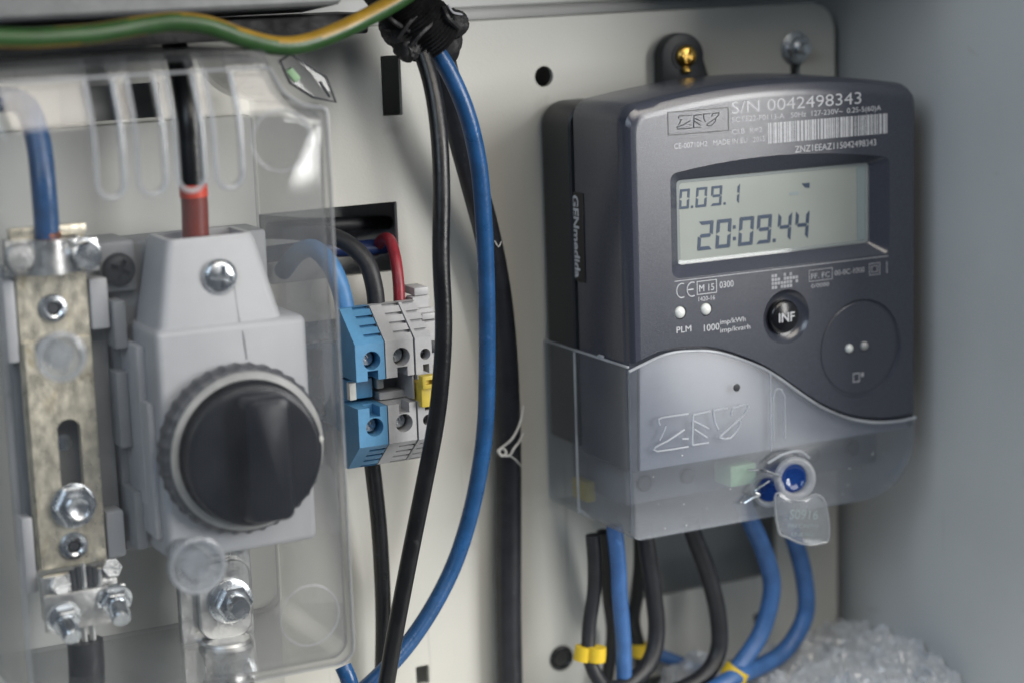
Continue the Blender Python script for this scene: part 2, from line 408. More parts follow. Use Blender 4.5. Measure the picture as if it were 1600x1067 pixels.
# rear shell, rounder at its top corners
mb = MB(); L = []
for y, ins in ((-1, 2.0), (-2.5, 1.2), (-5, .9), (-24.6, .3), (-25.2, .8), (-25.8, .8)):
    L.append(y3(rrect(ML-1.4+ins, MR+.4-ins, -38, 91.5-ins, 9, 8, (1, 1, 9, 9)), y))
obj('rear_case', mb.loops(L), M['rear'], meter, 30)
# front shell
L = [y3(case_outline(.9, -40.4), -25.6), y3(case_outline(.5, -40.4), -26.1), y3(case_outline(.0, -40.4), -27), y3(case_outline(0, -40.4, 0), -58.5),
     y3(case_outline(.25, -40.4, .6), -61), y3(case_outline(1.0, -40.4, 1.7), -63.2), y3(case_outline(2.4, -40.4, 3.6), -64.6), y3(case_outline(4.2, -40.4, 5.6), -65.0), y3(case_outline(4.8, -40.4, 6.2), -65.0), y3(case_outline(5.4, -40.4, 6.8), -65.0)]
mb = MB().loops(L)
# openings: screen recess, button dish, optical port, step for the terminal cover
def scr(x0, x1, z0, z1l, z1m, z1r, r):
    P = []
    for cx, cz, a, sx, sz in ((x0, z0, PI, 1, 1), (x1, z0, 1.5*PI, -1, 1), (x1, z1r, 0, -1, -1)):
        for k in range(5):
            w = a+.5*PI*k/4; P.append((cx+sx*r+r*math.cos(w), cz+sz*r+r*math.sin(w)))
    for k in range(1, 12):
        t = k/12; x = x1-r+(x0+r-x1+r)*t
        zz = (1-t)**2*z1r+2*t*(1-t)*(2*z1m-(z1l+z1r)/2)+t*t*z1l; P.append((x, zz))
    for k in range(5):
        w = .5*PI+.5*PI*k/4; P.append((x0+r+r*math.cos(w), z1l-r+r*math.sin(w)))
    return P
so, si = scr(32.6, 128.7, 29.0, 67.2, 70.0, 66.0, 3), scr(37.4, 122.2, 33.0, 63.9, 64.1, 63.7, 1.6)
c_lcd = MB().loops([y3(scr(31.9, 129.4, 28.3, 67.9, 70.8, 66.7, 3), -66), y3(so, -65), y3(si, -61.15), y3(si, -59)])
c_btn = MB().lathe((81.6, -65, 9.9), [(10.9, .8), (10.2, 0), (9.4, -1.1), (8, -2.1), (6.4, -2.6), (.1, -2.7)], n=40)
c_port = MB().lathe((115.2, -65, -6.1), [(19.6, .6), (18.9, 0), (18.4, -1.1), (.1, -1.1)], n=56)
WAVE = [(14.4, -.6), (19, 1.2), (26.6, 3.4), (33, 4.1), (40.1, 3.7), (47, 2.8), (53.8, .9), (60.5, -1.8), (67.6, -5.0), (73, -8.0), (78.9, -12), (84.5, -16.2), (90.3, -20.4), (96, -24.2), (101.9, -27.4), (109, -30.5), (116.7, -32.8), (124, -34.1), (131.8, -34.7), (138, -34.6), (143.6, -34.2)]
c_step = MB().prism([(5, -60)]+[(5, -.9)]+[(x, z) for x, z in WAVE]+[(153, -34)]+[(153, -60)], -70, -62.6)
c_leds = [MB().lathe((x, -65, 16.4), [(2.6, .5), (2.4, -1.5)], n=20) for x in (35.7, 46.7)]
fc = obj('front_case', mb, M['case'], meter, 27, cuts=[c_lcd, c_btn, c_port, c_step]+c_leds)
# screen
lcd = obj('screen', MB().prism(rrect(37.6, 122.0, 33.2, 63.8, 1.6, 4), -59.6, -60.6, .15, 1), M['lcd'], meter)
obj('screen_frame', MB().loops([y3(rrect(37.5, 122.1, 33.1, 63.8, 1.6, 4), -60.62), y3(rrect(37.5, 122.1, 33.1, 63.8, 1.6, 4), -61.1),
    y3(rrect(38.7, 120.6, 34.4, 62.7, 1.4, 4), -60.9), y3(rrect(38.7, 120.6, 34.4, 62.7, 1.4, 4), -60.62)], False, False), M['clearthick'], lcd)
obj('shade_strip', MB().box(116.8, 120.5, -60.62, -60.8, 34.6, 62.5), M['segfaint'], lcd)
SEG = {'0': 'abcdef', '1': 'bc', '2': 'abged', '4': 'fgbc', '9': 'abfgcd'}
def digit(mb, ch, x, z, w, h, t, sl=.09):
    g = t*.12
    def q(pts): mb.prism([(x+a+sl*b, z+b) for a, b in pts], -60.62, -60.74)
    m = h/2; W = w
    shapes = {'a': [(g, h), (W-g, h), (W-t, h-t), (t, h-t)], 'd': [(g, 0), (t, t), (W-t, t), (W-g, 0)],
              'g': [(g+t*.4, m), (t, m+t/2), (W-t, m+t/2), (W-g-t*.4, m), (W-t, m-t/2), (t, m-t/2)],
              'f': [(0, h-g), (t, h-t-g), (t, m+t*.6), (0, m+g)], 'e': [(0, g), (0, m-g), (t, m-t*.6), (t, t+g)],
              'b': [(W, h-g), (W, m+g), (W-t, m+t*.6), (W-t, h-t-g)], 'c': [(W, g), (W-t, t+g), (W-t, m-t*.6), (W, m-g)]}
    for s in SEG[ch]: q(shapes[s])
def run(name, items, z, h, t, m):
    mb = MB()
    for it in items:
        if it[0] == '.': mb.prism(rrect(it[1], it[1]+t, z, z+t, .2, 2), -60.62, -60.74)
        elif it[0] == ':':
            for dz in (.22, .62): mb.prism(rrect(it[1], it[1]+t*.9, z+h*dz, z+h*dz+t, .2, 2), -60.62, -60.74)
        else: digit(mb, it[0], it[1], z, it[2], h, t)
    obj(name, mb, m, lcd)
run('code_digits', [('0', 38.6, 4.2), ('.', 43.7), ('0', 45.6, 4.6), ('9', 52.0, 4.6), ('.', 57.6), ('1', 59.6, 4.6)], 53.2, 7.2, .95, M['seg'])
run('time_digits', [('2', 46.0, 6.3), ('0', 53.8, 6.3), (':', 61.5), ('0', 63.6, 6.3), ('9', 71.4, 6.3), ('.', 78.8), ('4', 80.6, 6.0), ('4', 88.4, 6.0)], 37.4, 10.6, 1.35, M['seg'])
obj('arrow_mark', MB().prism([(92, 58.2), (95.4, 58.2), (95.4, 56.2), (93.4, 56.6), (92.6, 57.4)], -60.62, -60.74), M['seg'], lcd)
obj('unit_mark', MB().box(86.6, 90.4, -60.62, -60.7, 54.2, 55.4), M['segfaint'], lcd)
FY = -65.04
def ftext(name, body, x, z, h, w, m=None, parent=meter, bold=.0, y=FY):
    return text(name, body, (x, y, z), (1, 0, 0), (0, 0, 1), h, M[m or 'print'], parent, w, .05, bold)
def frame(name, x0, x1, z0, z1, t, m, parent=meter, y=FY, d=.05):
    mb = MB().box(x0, x1, y-d, y, z0, z0+t).box(x0, x1, y-d, y, z1-t, z1).box(x0, x0+t, y-d, y, z0+t, z1-t).box(x1-t, x1, y-d, y, z0+t, z1-t)
    return obj(name, mb, M[m], parent)
ftext('serial_number', 'S/N 0042498343', 58.8, 86.4, 4.4, 57, bold=-.04)
ftext('type_line', '5CTE22-F0113-A   50Hz  127-230V~  0.25-5(60)A', 58.8, 83.3, 1.9, 66)
ftext('class_line', 'Cl.B  R=2', 58.8, 79.0, 1.9, 13)
ftext('made_line', 'CE-00710H2   MADE IN EU   2015', 34.4, 75.6, 1.9, 38.5)
ftext('asset_number', 'ZNZ1EEAZ115042498343', 86, 70.4, 2.4, 36.5)
mb = MB(); x = 74.3; r2 = random.Random(3)
while x < 127.2:
    w = r2.choice((.35, .5, .7, 1.1)); mb.box(x, min(x+w, 127.6), FY-.05, FY, 74.5, 82.0); x += w + r2.choice((.3, .3, .45, .6))
obj('barcode', mb, M['print'], meter)
logo = frame('logo_plate', 32.0, 57.6, 80.4, 88.9, .35, 'blackprint')
# maker's lettering: three open outlined letters
_lz = [[(127,262),(120,235),(140,215),(310,190)], [(165,268),(150,310),(125,360)], [(285,290),(180,362),(100,402),(110,430),(310,400)], [(270,350),(310,350)],
       [(335,390),(340,198)], [(340,197),(450,172)], [(345,236),(440,285)], [(348,288),(430,342)], [(337,390),(440,374)],
       [(470,170),(480,240),(502,290)], [(470,168),(560,152)], [(585,200),(597,155),(690,128),(686,160),(650,212),(520,328),(522,346),(582,343),(636,270),(640,232)]]
LOGO = []
for st_ in _lz:
    q_ = [at(1000+a_*.2437, 600+b_*.2437, -66.3) for a_, b_ in st_]
    LOGO.append([((v_.x-24)/40, (v_.z+33.6)/12.6) for v_ in q_])
mb = MB()
for st in LOGO: mb.tube([(36+a*18, FY-.02, 82.3+b*4.8) for a, b in st], .17, 5, 1)
obj('lettering', mb, M['dark'], logo)
# marks under the screen
obj('bezel_highlight', MB().box(33.5, 128, FY-.12, FY, 27.9, 28.2), M['printdim'], meter)  # pale line paints the highlight on the bezel's lower edge
mb = MB()
for cx in (36.6, 41.0):
    mb.tube([(cx+2.3*math.cos(w), FY-.02, 24.4+2.6*math.sin(w)) for w in [PI*(.38+1.24*k/8) for k in range(9)]], .22, 5, 2)
mb.box(39.1, 41.4, FY-.1, FY, 24.2, 24.6)
obj('conformity_mark', mb, M['print'], meter)
frame('class_box', 42.9, 51.4, 22.1, 27.1, .25, 'print'); ftext('class_text', 'M 15', 43.9, 23.2, 2.5, 6.3)
ftext('body_number', '0300', 52.6, 23.6, 2.4, 6); ftext('approval_number', '1420-16', 43.5, 19.7, 1.6, 7)
mb = MB()
for r_ in range(4):
    for k in range(9):
        if r2.random() < .75: mb.box(75.2+k*1.33, 75.2+k*1.33+1.0, FY-.05, FY, 20.8+r_*1.45, 20.8+r_*1.45+1.1)
obj('printed_patch', mb, M['printdim'], meter)
frame('rating_box', 91.8, 102.4, 21.8, 26.2, .22, 'printdim'); ftext('rating_text', 'FF. FC', 92.8, 22.8, 2, 8.4, 'printdim')
ftext('rating_note', '0/0000', 92.8, 19.4, 1.5, 8, 'printdim')
ftext('port_number', '00-0C-1000', 103.4, 23, 2, 13.6, 'printdim')
frame('insulation_mark', 119.2, 124.2, 21.4, 26.0, .25, 'printdim'); frame('insulation_mark_inner', 120.3, 123.1, 22.4, 25.0, .25, 'printdim')
obj('tick_mark', MB().box(127.2, 127.6, FY-.05, FY, 21.6, 26), M['printdim'], meter)
for x in (35.7, 46.7): obj('indicator_led', MB().lathe((x, -63.6, 16.4), [(2.35, 0), (2.3, 1.0), (1.9, 1.8), (1.1, 2.3), (.2, 2.5)], n=20), M['led'], meter)
ftext('led_caption', 'PLM', 34.0, 9.1, 2.3, 6.2)
ftext('pulse_count', '1000', 45.6, 8.4, 2.5, 6.6); ftext('pulse_unit', 'imp/kWh', 52.6, 10.2, 1.8, 11); ftext('pulse_unit', 'imp/kvarh', 52.6, 7.2, 1.8, 13)
btn = obj('info_button', MB().lathe((80.9, -62, 9.9), [(6.3, 0), (6.3, 2.4), (5.9, 3.2), (5.0, 3.7), (.1, 4.0)], n=36), M['button'], meter)
text('button_text', 'INF', (77.6, -66.0, 8.2), (1, 0, 0), (0, 0, 1), 3.4, M['print'], btn, 7, .05, .15)
port = obj('optical_port', MB().lathe((115.2, -63.6, -6.1), [(17.6, 0), (17.6, .35), (17.3, .5), (17.1, .5), (16.8, .5), (.1, .5)], n=48), M['case'], meter)
obj('infrared_eye', MB().lathe((110.4, -64, -5.6), [(1.7, 0), (1.7, .6), (1.2, 1.3), (.2, 1.6)], n=16), M['led'], port)
obj('infrared_eye', MB().lathe((117.4, -64, -5.4), [(1.7, 0), (1.7, .6), (1.2, 1.3), (.2, 1.6)], n=16), M['ringlight'], port)
frame('port_symbol', 112.2, 115.4, -19, -15.4, .4, 'printdim', port, -64.12); obj('port_symbol', MB().box(116, 117.2, -64.16, -64.12, -17.2, -15.6), M['printdim'], port)
# hanging lug
lug = MB().prism([(64.5, 84)]+[(74.3+9.6*math.cos(w), 104+9.0*math.sin(w)) for w in [PI*(1.05-1.1*k/16) for k in range(17)]]+[(86, 96), (99, 90), (99, 84)], -1, -7, .8)
obj('hanging_lug', lug, M['rear'], meter)
# side sticker, wrapped over the seam
st = obj('side_sticker', MB().box(ML-.35, ML-.02, -33.5, -17.4, 25.3, 58.4, .05, 1), M['blackprint'], meter)
text('sticker_text', 'GENmedida', (ML-.36, -25.4, 57.4), (0, 0, -1), (0, -1, 0), 4.4, M['print'], st, 31, .03, .3)
text('sticker_text', 'Precinto de Garantia', (ML-.36, -20.2, 56), (0, 0, -1), (0, -1, 0), 2.2, M['print'], st, 27, .03, .1)
# inside the terminal cover
lp = [(max(18.2, min(x, 138.5)), z-2.6) for x, z in WAVE if 14.5 < x < 140]+[(138.5, -40.2), (18.2, -40.2)]
obj('label_panel', MB().prism(lp, -62.65, -63.7, .2, 1), M['panel'], meter)
tb = obj('terminal_block', MB().box(22, 137, -46, -4, -58, -39, 1.2), M['blockgrey'], meter)
for k in range(6): obj('terminal_screw', MB().lathe((30+k*19, -46, -50), [(3.2, 0), (3.2, .7), (2.7, 1.2), (.1, 1.2)], n=18), M['dark'], tb)
obj('green_label', MB().box(60, 71.5, -59, -47.4, -53.5, -45.5, .5), M['green'], tb)
obj('yellow_tab', MB().box(17.6, 21.6, -24, -12, -61, -53, .8), M['tyellow'], tb)
# the clear terminal cover: front panel under the wave, wall round sides and bottom
GAP = 1.3
cx0, cx1, cb = 13.3, 140.4, -65.6
fp = [(max(cx0, min(x, cx1)) if x > 14.5 else cx0, z-GAP) for x, z in WAVE]
def arcpts(cx, cz, r, a0, a1, n): return [(cx+r*math.cos(a0+(a1-a0)*k/n), cz+r*math.sin(a0+(a1-a0)*k/n)) for k in range(n+1)]
outl = fp + arcpts(cx1-23, cb+23, 23, 0, -.5*PI, 10) + arcpts(cx0+4, cb+4, 4, -.5*PI, -PI, 5)
tcov = obj('terminal_cover', MB().prism(outl, -66.2, -64.4, .7, 2), M['smoke'], meter, 30)
path = [(cx0, -.9)] + arcpts(cx0+4, cb+4, 4, PI, 1.5*PI, 5) + arcpts(cx1-23, cb+23, 23, -.5*PI, 0, 10) + [(cx1, -36)]
def offs(P, d):
    R = []
    for i, p in enumerate(P):
        a = P[max(i-1, 0)]; b = P[min(i+1, len(P)-1)]; tx, tz = b[0]-a[0], b[1]-a[1]; l = math.hypot(tx, tz)
        R.append((p[0]-tz/l*d, p[1]+tx/l*d))
    return R
inn = offs(path, 1.5)
obj('cover_wall', MB().prism(path+inn[::-1], -64.35, -1.2, .25, 1), M['smoke'], tcov, 30)
obj('lip', MB().tube([(x, -66.0, z-.35) for x, z in fp], .55, 8, 3), M['smokeridge'], tcov)
obj('side_lip', MB().box(cx0-.3, cx0+.8, -65, -1.5, -1.3, -.5, .2, 1), M['smokeridge'], tcov)
obj('side_ridge', MB().tube([(cx0-.15, -25.5, -1.5), (cx0-.15, -25.5, -58), (cx0+.6, -26, -62.6), (cx0+3.4, -27, cb-.1)], .5, 8, 5), M['smokeridge'], tcov)
mb = MB()
for stq in LOGO: mb.tube([(24+a*40, -66.3, -33.6+b*12.6) for a, b in stq], .36, 6, 2)
obj('embossed_logo', mb, M['smokeridge'], tcov)
mb = MB().tube([(73.4, -66.2, -9.8), (73.4, -66.2, -40)], .3, 6, 2)
mb.tube([(74.6, -66.2, -36), (74.6, -66.2, -20), (76.6, -66.2, -16.5), (79.6, -66.2, -20), (79.6, -66.2, -36)], .28, 6, 2)
obj('moulded_line', mb, M['smokeridge'], tcov)
obj('dimple', MB().lathe((58.6, -66.1, -13.8), [(1.5, 0), (1.4, .25), (.1, .35)], n=16), M['rear'], tcov)
obj('nub', MB().box(cx0-.5, cx0+.8, -47, -43.4, -1.0, .5, .3, 1), M['smokeridge'], tcov)

mb = MB(); r3 = random.Random(11)
for k in range(34):
    x, z, q = r3.uniform(20, 128), r3.choice((r3.uniform(-63, -44), r3.uniform(-63, -20))), r3.uniform(.10, .3)
    if z < -44 or x < 60: mb.lathe((x, -66.2, z), [(q, 0), (q*.8, q*.6), (.02, q*.8)], n=6)
du = obj('dust_specks', mb, M['string'], tcov); du['kind'] = 'stuff'

# seal on the cover
seal = thing('wire_seal', 'clear plastic tag seal with blue core hanging from the meter cover', 'seal', (80, -70, -62))
ax = (-.25, -1, .12)
def ring3(c, R, r, n=28, axis=ax):
    a = Vector(axis).normalized(); e1 = Vector((0, 0, 1)).cross(a).normalized(); e2 = a.cross(e1); c = Vector(c)
    return MB().tube([c+(e1*math.cos(2*PI*k/n)+e2*math.sin(2*PI*k/n))*R for k in range(n)], r, 10, 1, close=True)
obj('ring', ring3((79.6, -72.5, -50), 6.8, 1.55), M['clearrim'], seal)
core = obj('blue_core', MB().lathe((79.6, -69.5, -50), [(5.4, 0), (5.4, 2.6), (4.4, 3.4), (3.2, 2.6), (.1, 2.2)], ax, 28), M['sealblue'], seal)
obj('back_ring', ring3((70.6, -67.9, -54), 5.6, 1.1, axis=(-.75, -.6, .1)), M['clearrim'], seal)
obj('back_core', MB().lathe((71.6, -67.4, -54), [(4.3, 0), (4.3, 1.6), (.1, 2)], (-.75, -.6, .1), 22), M['sealblue'], seal)
tagp = [(69.6, -55.4), (72.5, -54.2), (76, -56.6), (82, -58.2), (88, -57.0), (92.4, -61.5), (93.8, -74.6), (90, -76.2), (83, -75.6), (75, -71.6), (71, -68.2)]
tg = obj('tag', MB().prism(tagp, -73.6, -74.5, .3, 2), M['clearthick'], seal)
mb = MB()
n = len(tagp)
mb.tube([(a, -74.0, b) for a, b in tagp], .45, 8, 3, close=True)
obj('tag_rim', mb, M['clearrim'], tg)
text('tag_text', 'S0916', (75.4, -74.55, -64.4), (.985, 0, -.17), (.17, 0, .985), 3.6, M['segfaint'], tg, 13, .03)
text('tag_text', 'PRECINTO', (74.8, -74.55, -67.6), (.985, 0, -.17), (.17, 0, .985), 1.4, M['segfaint'], tg, 14, .03)
text('tag_text', 'UNE 002', (76.4, -74.55, -71.2), (.985, 0, -.17), (.17, 0, .985), 1.4, M['segfaint'], tg, 10, .03)
obj('wire', MB().tube([(62.8, -66.6, -45.5), (66, -70.5, -45.2), (70.4, -72.2, -46.8), (74, -71.6, -48.5), (72, -69, -52), (70, -68, -50)], .42, 6, 5), M['zinc'], seal)
obj('wire_twist', MB().tube([(61, -66.6, -58), (64, -68, -56), (66.5, -69, -55), (64.5, -68.5, -53.5), (70, -70, -50)], .35, 6, 5), M['zinc'], seal)
obj('wire_hook', MB().tube([(70, -69, -43.4), (76, -70.4, -40.6), (83, -70.6, -40.4), (88.5, -69, -44)], .5, 6, 5), M['smokeridge'], seal)

# screws in the plate
def cross_cut(c, r, d=1.8, w=.24, axis=None, ang=.3):
    out = []
    for k in range(2):
        m = MB().box(c[0]-r, c[0]+r, c[1]-6, c[1]+d, c[2]-r*w, c[2]+r*w, rot=Matrix.Rotation(ang+k*PI/2, 3, 'Y'), piv=c); out.append(m)
    return out
def pan_screw(name, c, r, m, parent, h=2.6, ang=.3):
    mb = MB().lathe(c, [(r, 0), (r, h*.35), (r*.92, h*.65), (r*.72, h*.9), (r*.4, h), (.05, h)], n=28)
    return obj(name, mb, M[m], parent, 35, cuts=cross_cut((c[0], c[1]-h, c[2]), r*.66, h*.5, ang=ang))
bs = thing('brass_screw', 'brass screw in the black lug on top of the meter', 'screw', (75, -8, 101))
obj('washer', MB().lathe((74.8, -7, 104.2), [(5.4, 0), (5.4, .5), (2, .5)], n=28), M['dark'], bs)
pan_screw('head', (75.2, -7.6, 104.2), 4.3, 'brass', bs, 2.3)
obj('shank', MB().lathe((75.2, -7, 100.4), [(1.6, 0), (1.8, .8), (1.6, 1.6), (1.8, 2.4), (1.5, 3)], (0, -.6, -1), 14), M['brass'], bs)
zs = thing('plate_screw', 'zinc bolt in a slot at the upper right corner of the plate', 'bolt', (131, -2, 97))
obj('washer', MB().lathe((131, -.05, 104), [(6.6, 0), (6.6, .9), (6.0, 1.2), (3, 1.2)], n=28), M['zinc'], zs)
obj('nut', MB().hexa((131, -1.2, 104), 4.9, 3.2), M['zinc'], zs)
obj('stud', MB().lathe((131, -4.0, 104), [(2.5, 0), (2.5, 4), (2.1, 4.6), (.1, 4.7)], n=20), M['zinc'], zs)

# ------------------------------------------------------------------ wires under the meter
def wire(name, pts, r, m, label, group=None, sub=8):
    o = obj(name, MB().tube(pts, r, 16, sub), M[m]); tag(o, label, 'cable' if 'cable' in name else 'sleeve' if name == 'red_reflection' else 'wire', group); return o
def A(*q): return [at(*p) for p in q]
wire('meter_wire', A((926, 835, -30), (929, 880, -30), (928, 925, -29), (920, 985, -29), (923, 1035, -32), (948, 1075, -38), (990, 1092, -46), (1020, 1088, -50)), 2.75, 'crubber', 'leftmost black wire under the meter, ringed by two yellow sleeves')
wire('meter_wire', A((942, 830, -16), (946, 880, -14), (952, 940, -12), (957, 990, -8), (950, 1050, -7), (945, 1085, -7)), 2.6, 'cblack', 'black wire hidden behind the leftmost blue meter wire')
wire('meter_wire', A((960, 820, -36), (966, 880, -36), (968, 925, -36), (974, 1000, -36), (975, 1060, -37), (974, 1110, -38)), 3.1, 'cblue2', 'straight blue wire between black wires under the meter')
wire('meter_wire', A((1006, 820, -34), (1012, 860, -34), (1021, 925, -33), (1026, 985, -33), (1016, 1032, -35), (985, 1066, -38), (950, 1080, -40)), 3.4, 'crubber', 'black wire curling left at its foot beside the straight blue wire')
wire('meter_wire', A((1000, 830, -12), (1000, 880, -11), (995, 930, -9), (990, 970, -8), (998, 1010, -7), (1002, 1040, -6), (1000, 1085, -6)), 2.7, 'cblack', 'black wire at the plate with one yellow sleeve near the floor')
wire('meter_wire', A((1078, 810, -38), (1085, 838, -38), (1105, 892, -38), (1121, 955, -38), (1123, 1012, -38), (1103, 1052, -40), (1065, 1076, -42), (1030, 1088, -44)), 3.4, 'crubber', 'single black wire in the middle under the meter, curling left')
wire('meter_wire', A((1158, 780, -40), (1172, 812, -40), (1196, 868, -40), (1206, 920, -40), (1190, 985, -40), (1160, 1033, -42), (1138, 1062, -44), (1120, 1090, -44)), 3.6, 'cblue2', 'blue wire left of the rightmost blue wire under the meter')
wire('meter_wire', A((1222, 790, -34), (1241, 842, -34), (1256, 900, -34), (1258, 960, -34), (1228, 1014, -36), (1185, 1042, -40), (1150, 1056, -46), (1110, 1080, -48)), 3.6, 'cblue2', 'rightmost blue wire under the meter bending towards the floor')
wire('loose_wire', A((1000, 1010, -4.5), (1040, 1026, -6), (1092, 1045, -10), (1130, 1052, -16), (1160, 1050, -22)), 2.6, 'cblue2', 'blue wire running flat along the foot of the plate')
def sleeve(c, d, r, w, label):
    o = obj('yellow_sleeve', MB().lathe(c, [(r*.8, -w/2), (r, -w/2), (r*1.04, 0), (r, w/2), (r*.8, w/2)], d, 20), M['yring'])
    tag(o, label, 'cable marker', 'yellow sleeves on the meter wires')
sleeve(at(912, 1020, -30), (.2, 0, 1), 3.6, 5.6, 'left one of two touching yellow sleeves on the leftmost black wire')
sleeve(at(932, 1021, -33), (.1, 0, 1), 3.6, 5.6, 'right one of two touching yellow sleeves on the leftmost black wire')
sleeve(at(1000, 1014, -7), (.1, 0, 1), 4.0, 5.4, 'yellow sleeve on the black wire at the plate, left of centre')
sleeve(at(1148, 1052, -44), (.5, -.1, .7), 5.2, 5.0, 'big yellow sleeve round the blue wires at the bottom edge')

# crumpled film on the floor
b = bmesh.new(); NX, NY = 104, 96; vs_ = []
def ridge(x, y, f, o):
    return 1-2*abs(noise.noise(Vector((x*f, y*f, o))))
for j in range(NY):
    for i in range(NX):
        x = 52+i*102/(NX-1); y = -84+j*80/(NY-1)
        e = min(1, (i/8), (j/8), (NX-1-i)/3+.5, (NY-1-j)/5)
        h = 2+6*max(0, noise.noise(Vector((x*.05, y*.05, 0)))+.3) + 6*max(0, (x-100)/50)
        h += 5.0*ridge(x, y, .07, 3) + 3.2*ridge(x, y, .17, 8) + 1.8*ridge(x, y, .36, 5) + 1.1*ridge(x, y, .8, 11)
        vs_.append(b.verts.new((min(154, x+rnd.uniform(-.45, .45)+5*noise.noise(Vector((x*.12, y*.12, 20)))), y+rnd.uniform(-.45, .45)+5*noise.noise(Vector((x*.12, y*.12, 40))), FLOOR+.4+max(.2, e*h))))
for j in range(NY-1):
    for i in range(NX-1):
        a, c, d, e = vs_[j*NX+i], vs_[j*NX+i+1], vs_[(j+1)*NX+i+1], vs_[(j+1)*NX+i]
        if rnd.random() < .5: b.faces.new((a, c, d)); b.faces.new((a, d, e))
        else: b.faces.new((a, c, e)); b.faces.new((c, d, e))
tag(obj('plastic_film', b, M['film'], angle=12, fix=False), 'crumpled clear plastic film heaped on the cabinet floor below the meter', 'plastic film')

# ------------------------------------------------------------------ long cables in the middle
wire('hanging_cable', A((636, 20, -34), (652, 62, -36), (674, 130, -42), (686, 210, -48), (690, 300, -52), (689, 400, -54), (693, 500, -55), (690, 580, -55), (681, 660, -54), (662, 760, -52), (640, 870, -50), (619, 980, -48), (604, 1067, -46), (594, 1130, -44)), 3.05, 'cblack', 'thin glossy black cable crossing in front of the terminal blocks')
wire('hanging_cable', A((644, 10, -30), (662, 50, -32), (700, 110, -36), (730, 180, -38), (748, 260, -37), (756, 350, -35), (760, 450, -33), (761, 560, -31), (759, 650, -30), (750, 730, -29), (733, 810, -28), (708, 885, -28), (672, 955, -30), (630, 1015, -32), (585, 1062, -34), (540, 1100, -34)), 3.15, 'cblue', 'bright blue cable sweeping down the middle of the plate')
thick = wire('hanging_cable', A((664, 10, -24), (684, 70, -24), (702, 140, -22), (722, 220, -20), (741, 290, -17), (762, 370, -13), (779, 460, -10), (789, 560, -8), (794, 680, -7.2), (795, 800, -7), (795, 950, -7), (797, 1067, -7), (798, 1130, -7)), 4.9, 'cthick', 'thick dull black cable tied with white string', sub=8)
wire('hanging_cable', A((578, 700, -17), (584, 745, -16), (592, 820, -14), (597, 900, -12), (599, 980, -11), (597, 1067, -10), (594, 1130, -10)), 3.0, 'cblack', 'short black cable leaving the underside of the terminal blocks')
wire('hanging_cable', A((536, 1040, -48), (545, 1062, -50), (556, 1100, -50)), 3.0, 'cblue', 'tip of a blue cable below the corner of the clear cover')
sp = A((818, 634, -9), (812, 662, -12), (800, 685, -14.5), (785, 698, -13), (778, 704, -13), (783, 710, -14), (796, 711, -14.5), (803, 700, -15), (811, 690, -12), (817, 676, -9))
tie = thing('string_tie', 'thin white string knotted round the thick black cable', 'string', at(795, 720, -8))
obj('loop', MB().tube(sp, .5, 6, 5), M['string'], tie)
obj('loose_end', MB().tube(A((796, 711, -14.5), (806, 718, -13), (814, 728, -10)), .3, 6, 5), M['string'], tie)
obj('knot', MB().tube(A((786, 700, -14), (791, 707, -15), (784, 712, -15), (780, 704, -14)), .5, 6, 4, close=True), M['string'], tie)
obj('strand', MB().tube(A((772, 375, -17.5), (779, 386, -18), (783, 378, -17.5)), .22, 5, 4), M['string'], tie)

# taped cable sleeve where they come in
slv = thing('taped_cable_sleeve', 'black corrugated sleeve end wrapped in tape at the top of the cables', 'cable sleeve', at(660, 80, -34))
c0, c1 = at(606, -30, -40), at(676, 62, -33); axv = (c1-c0)
mb = MB(); prof = []; Ln = axv.length
for k in range(41):
    t = k/40; prof.append((9.6+1.1*math.cos(k*PI), t*Ln))
obj('corrugated_sleeve', mb.lathe(c0, prof, axv, 28), M['tape'], slv, 60)
def lump(name, c, rx, ry, rz, seed, m='tape', parent=slv, amp=.35, sc=.13):
    b = bmesh.new(); bmesh.ops.create_icosphere(b, subdivisions=4, radius=1)
    for v in b.verts:
        d = v.co.normalized(); k = 1+amp*noise.noise(Vector((d.x*rx, d.y*ry, d.z*rz))*sc+Vector((seed, 0, 0)))+.12*noise.noise(d*5+Vector((0, seed, 0)))
        v.co = Vector(c)+Vector((d.x*rx, d.y*ry, d.z*rz))*k
    return obj(name, b, M[m], parent, 25)
lump('tape_wrap', at(650, 38, -34), 12, 9, 9, 1.7)
lump('tape_wrap', at(690, 52, -30), 7.5, 6, 10, 4.2)
lump('tape_end', at(706, 38, -34), 5, 5, 5, 9.1)
lump('tape_end', at(640, 66, -37), 5.4, 5, 6.4, 6.1)
for k, (a, bq) in enumerate((((622, 60), (668, 8)), ((640, 74), (690, 26)), ((600, 20), (640, 50)), ((692, 12), (716, 44)))):
    obj('tape_fold', MB().tube([at(a[0], a[1], -43), at((a[0]+bq[0])/2-4, (a[1]+bq[1])/2, -45.5), at(bq[0], bq[1], -42)], .9, 6, 5), M['tape'], slv)
obj('cable_tie', MB().tube(A((664, 22, -45), (676, 16, -43), (684, 6, -41)), .3, 5, 4), M['string'], slv)
obj('cable_tie', MB().tube(A((700, 8, -41), (708, 20, -41), (722, 24, -38), (720, 34, -38)), .4, 5, 4), M['printdim'], slv)

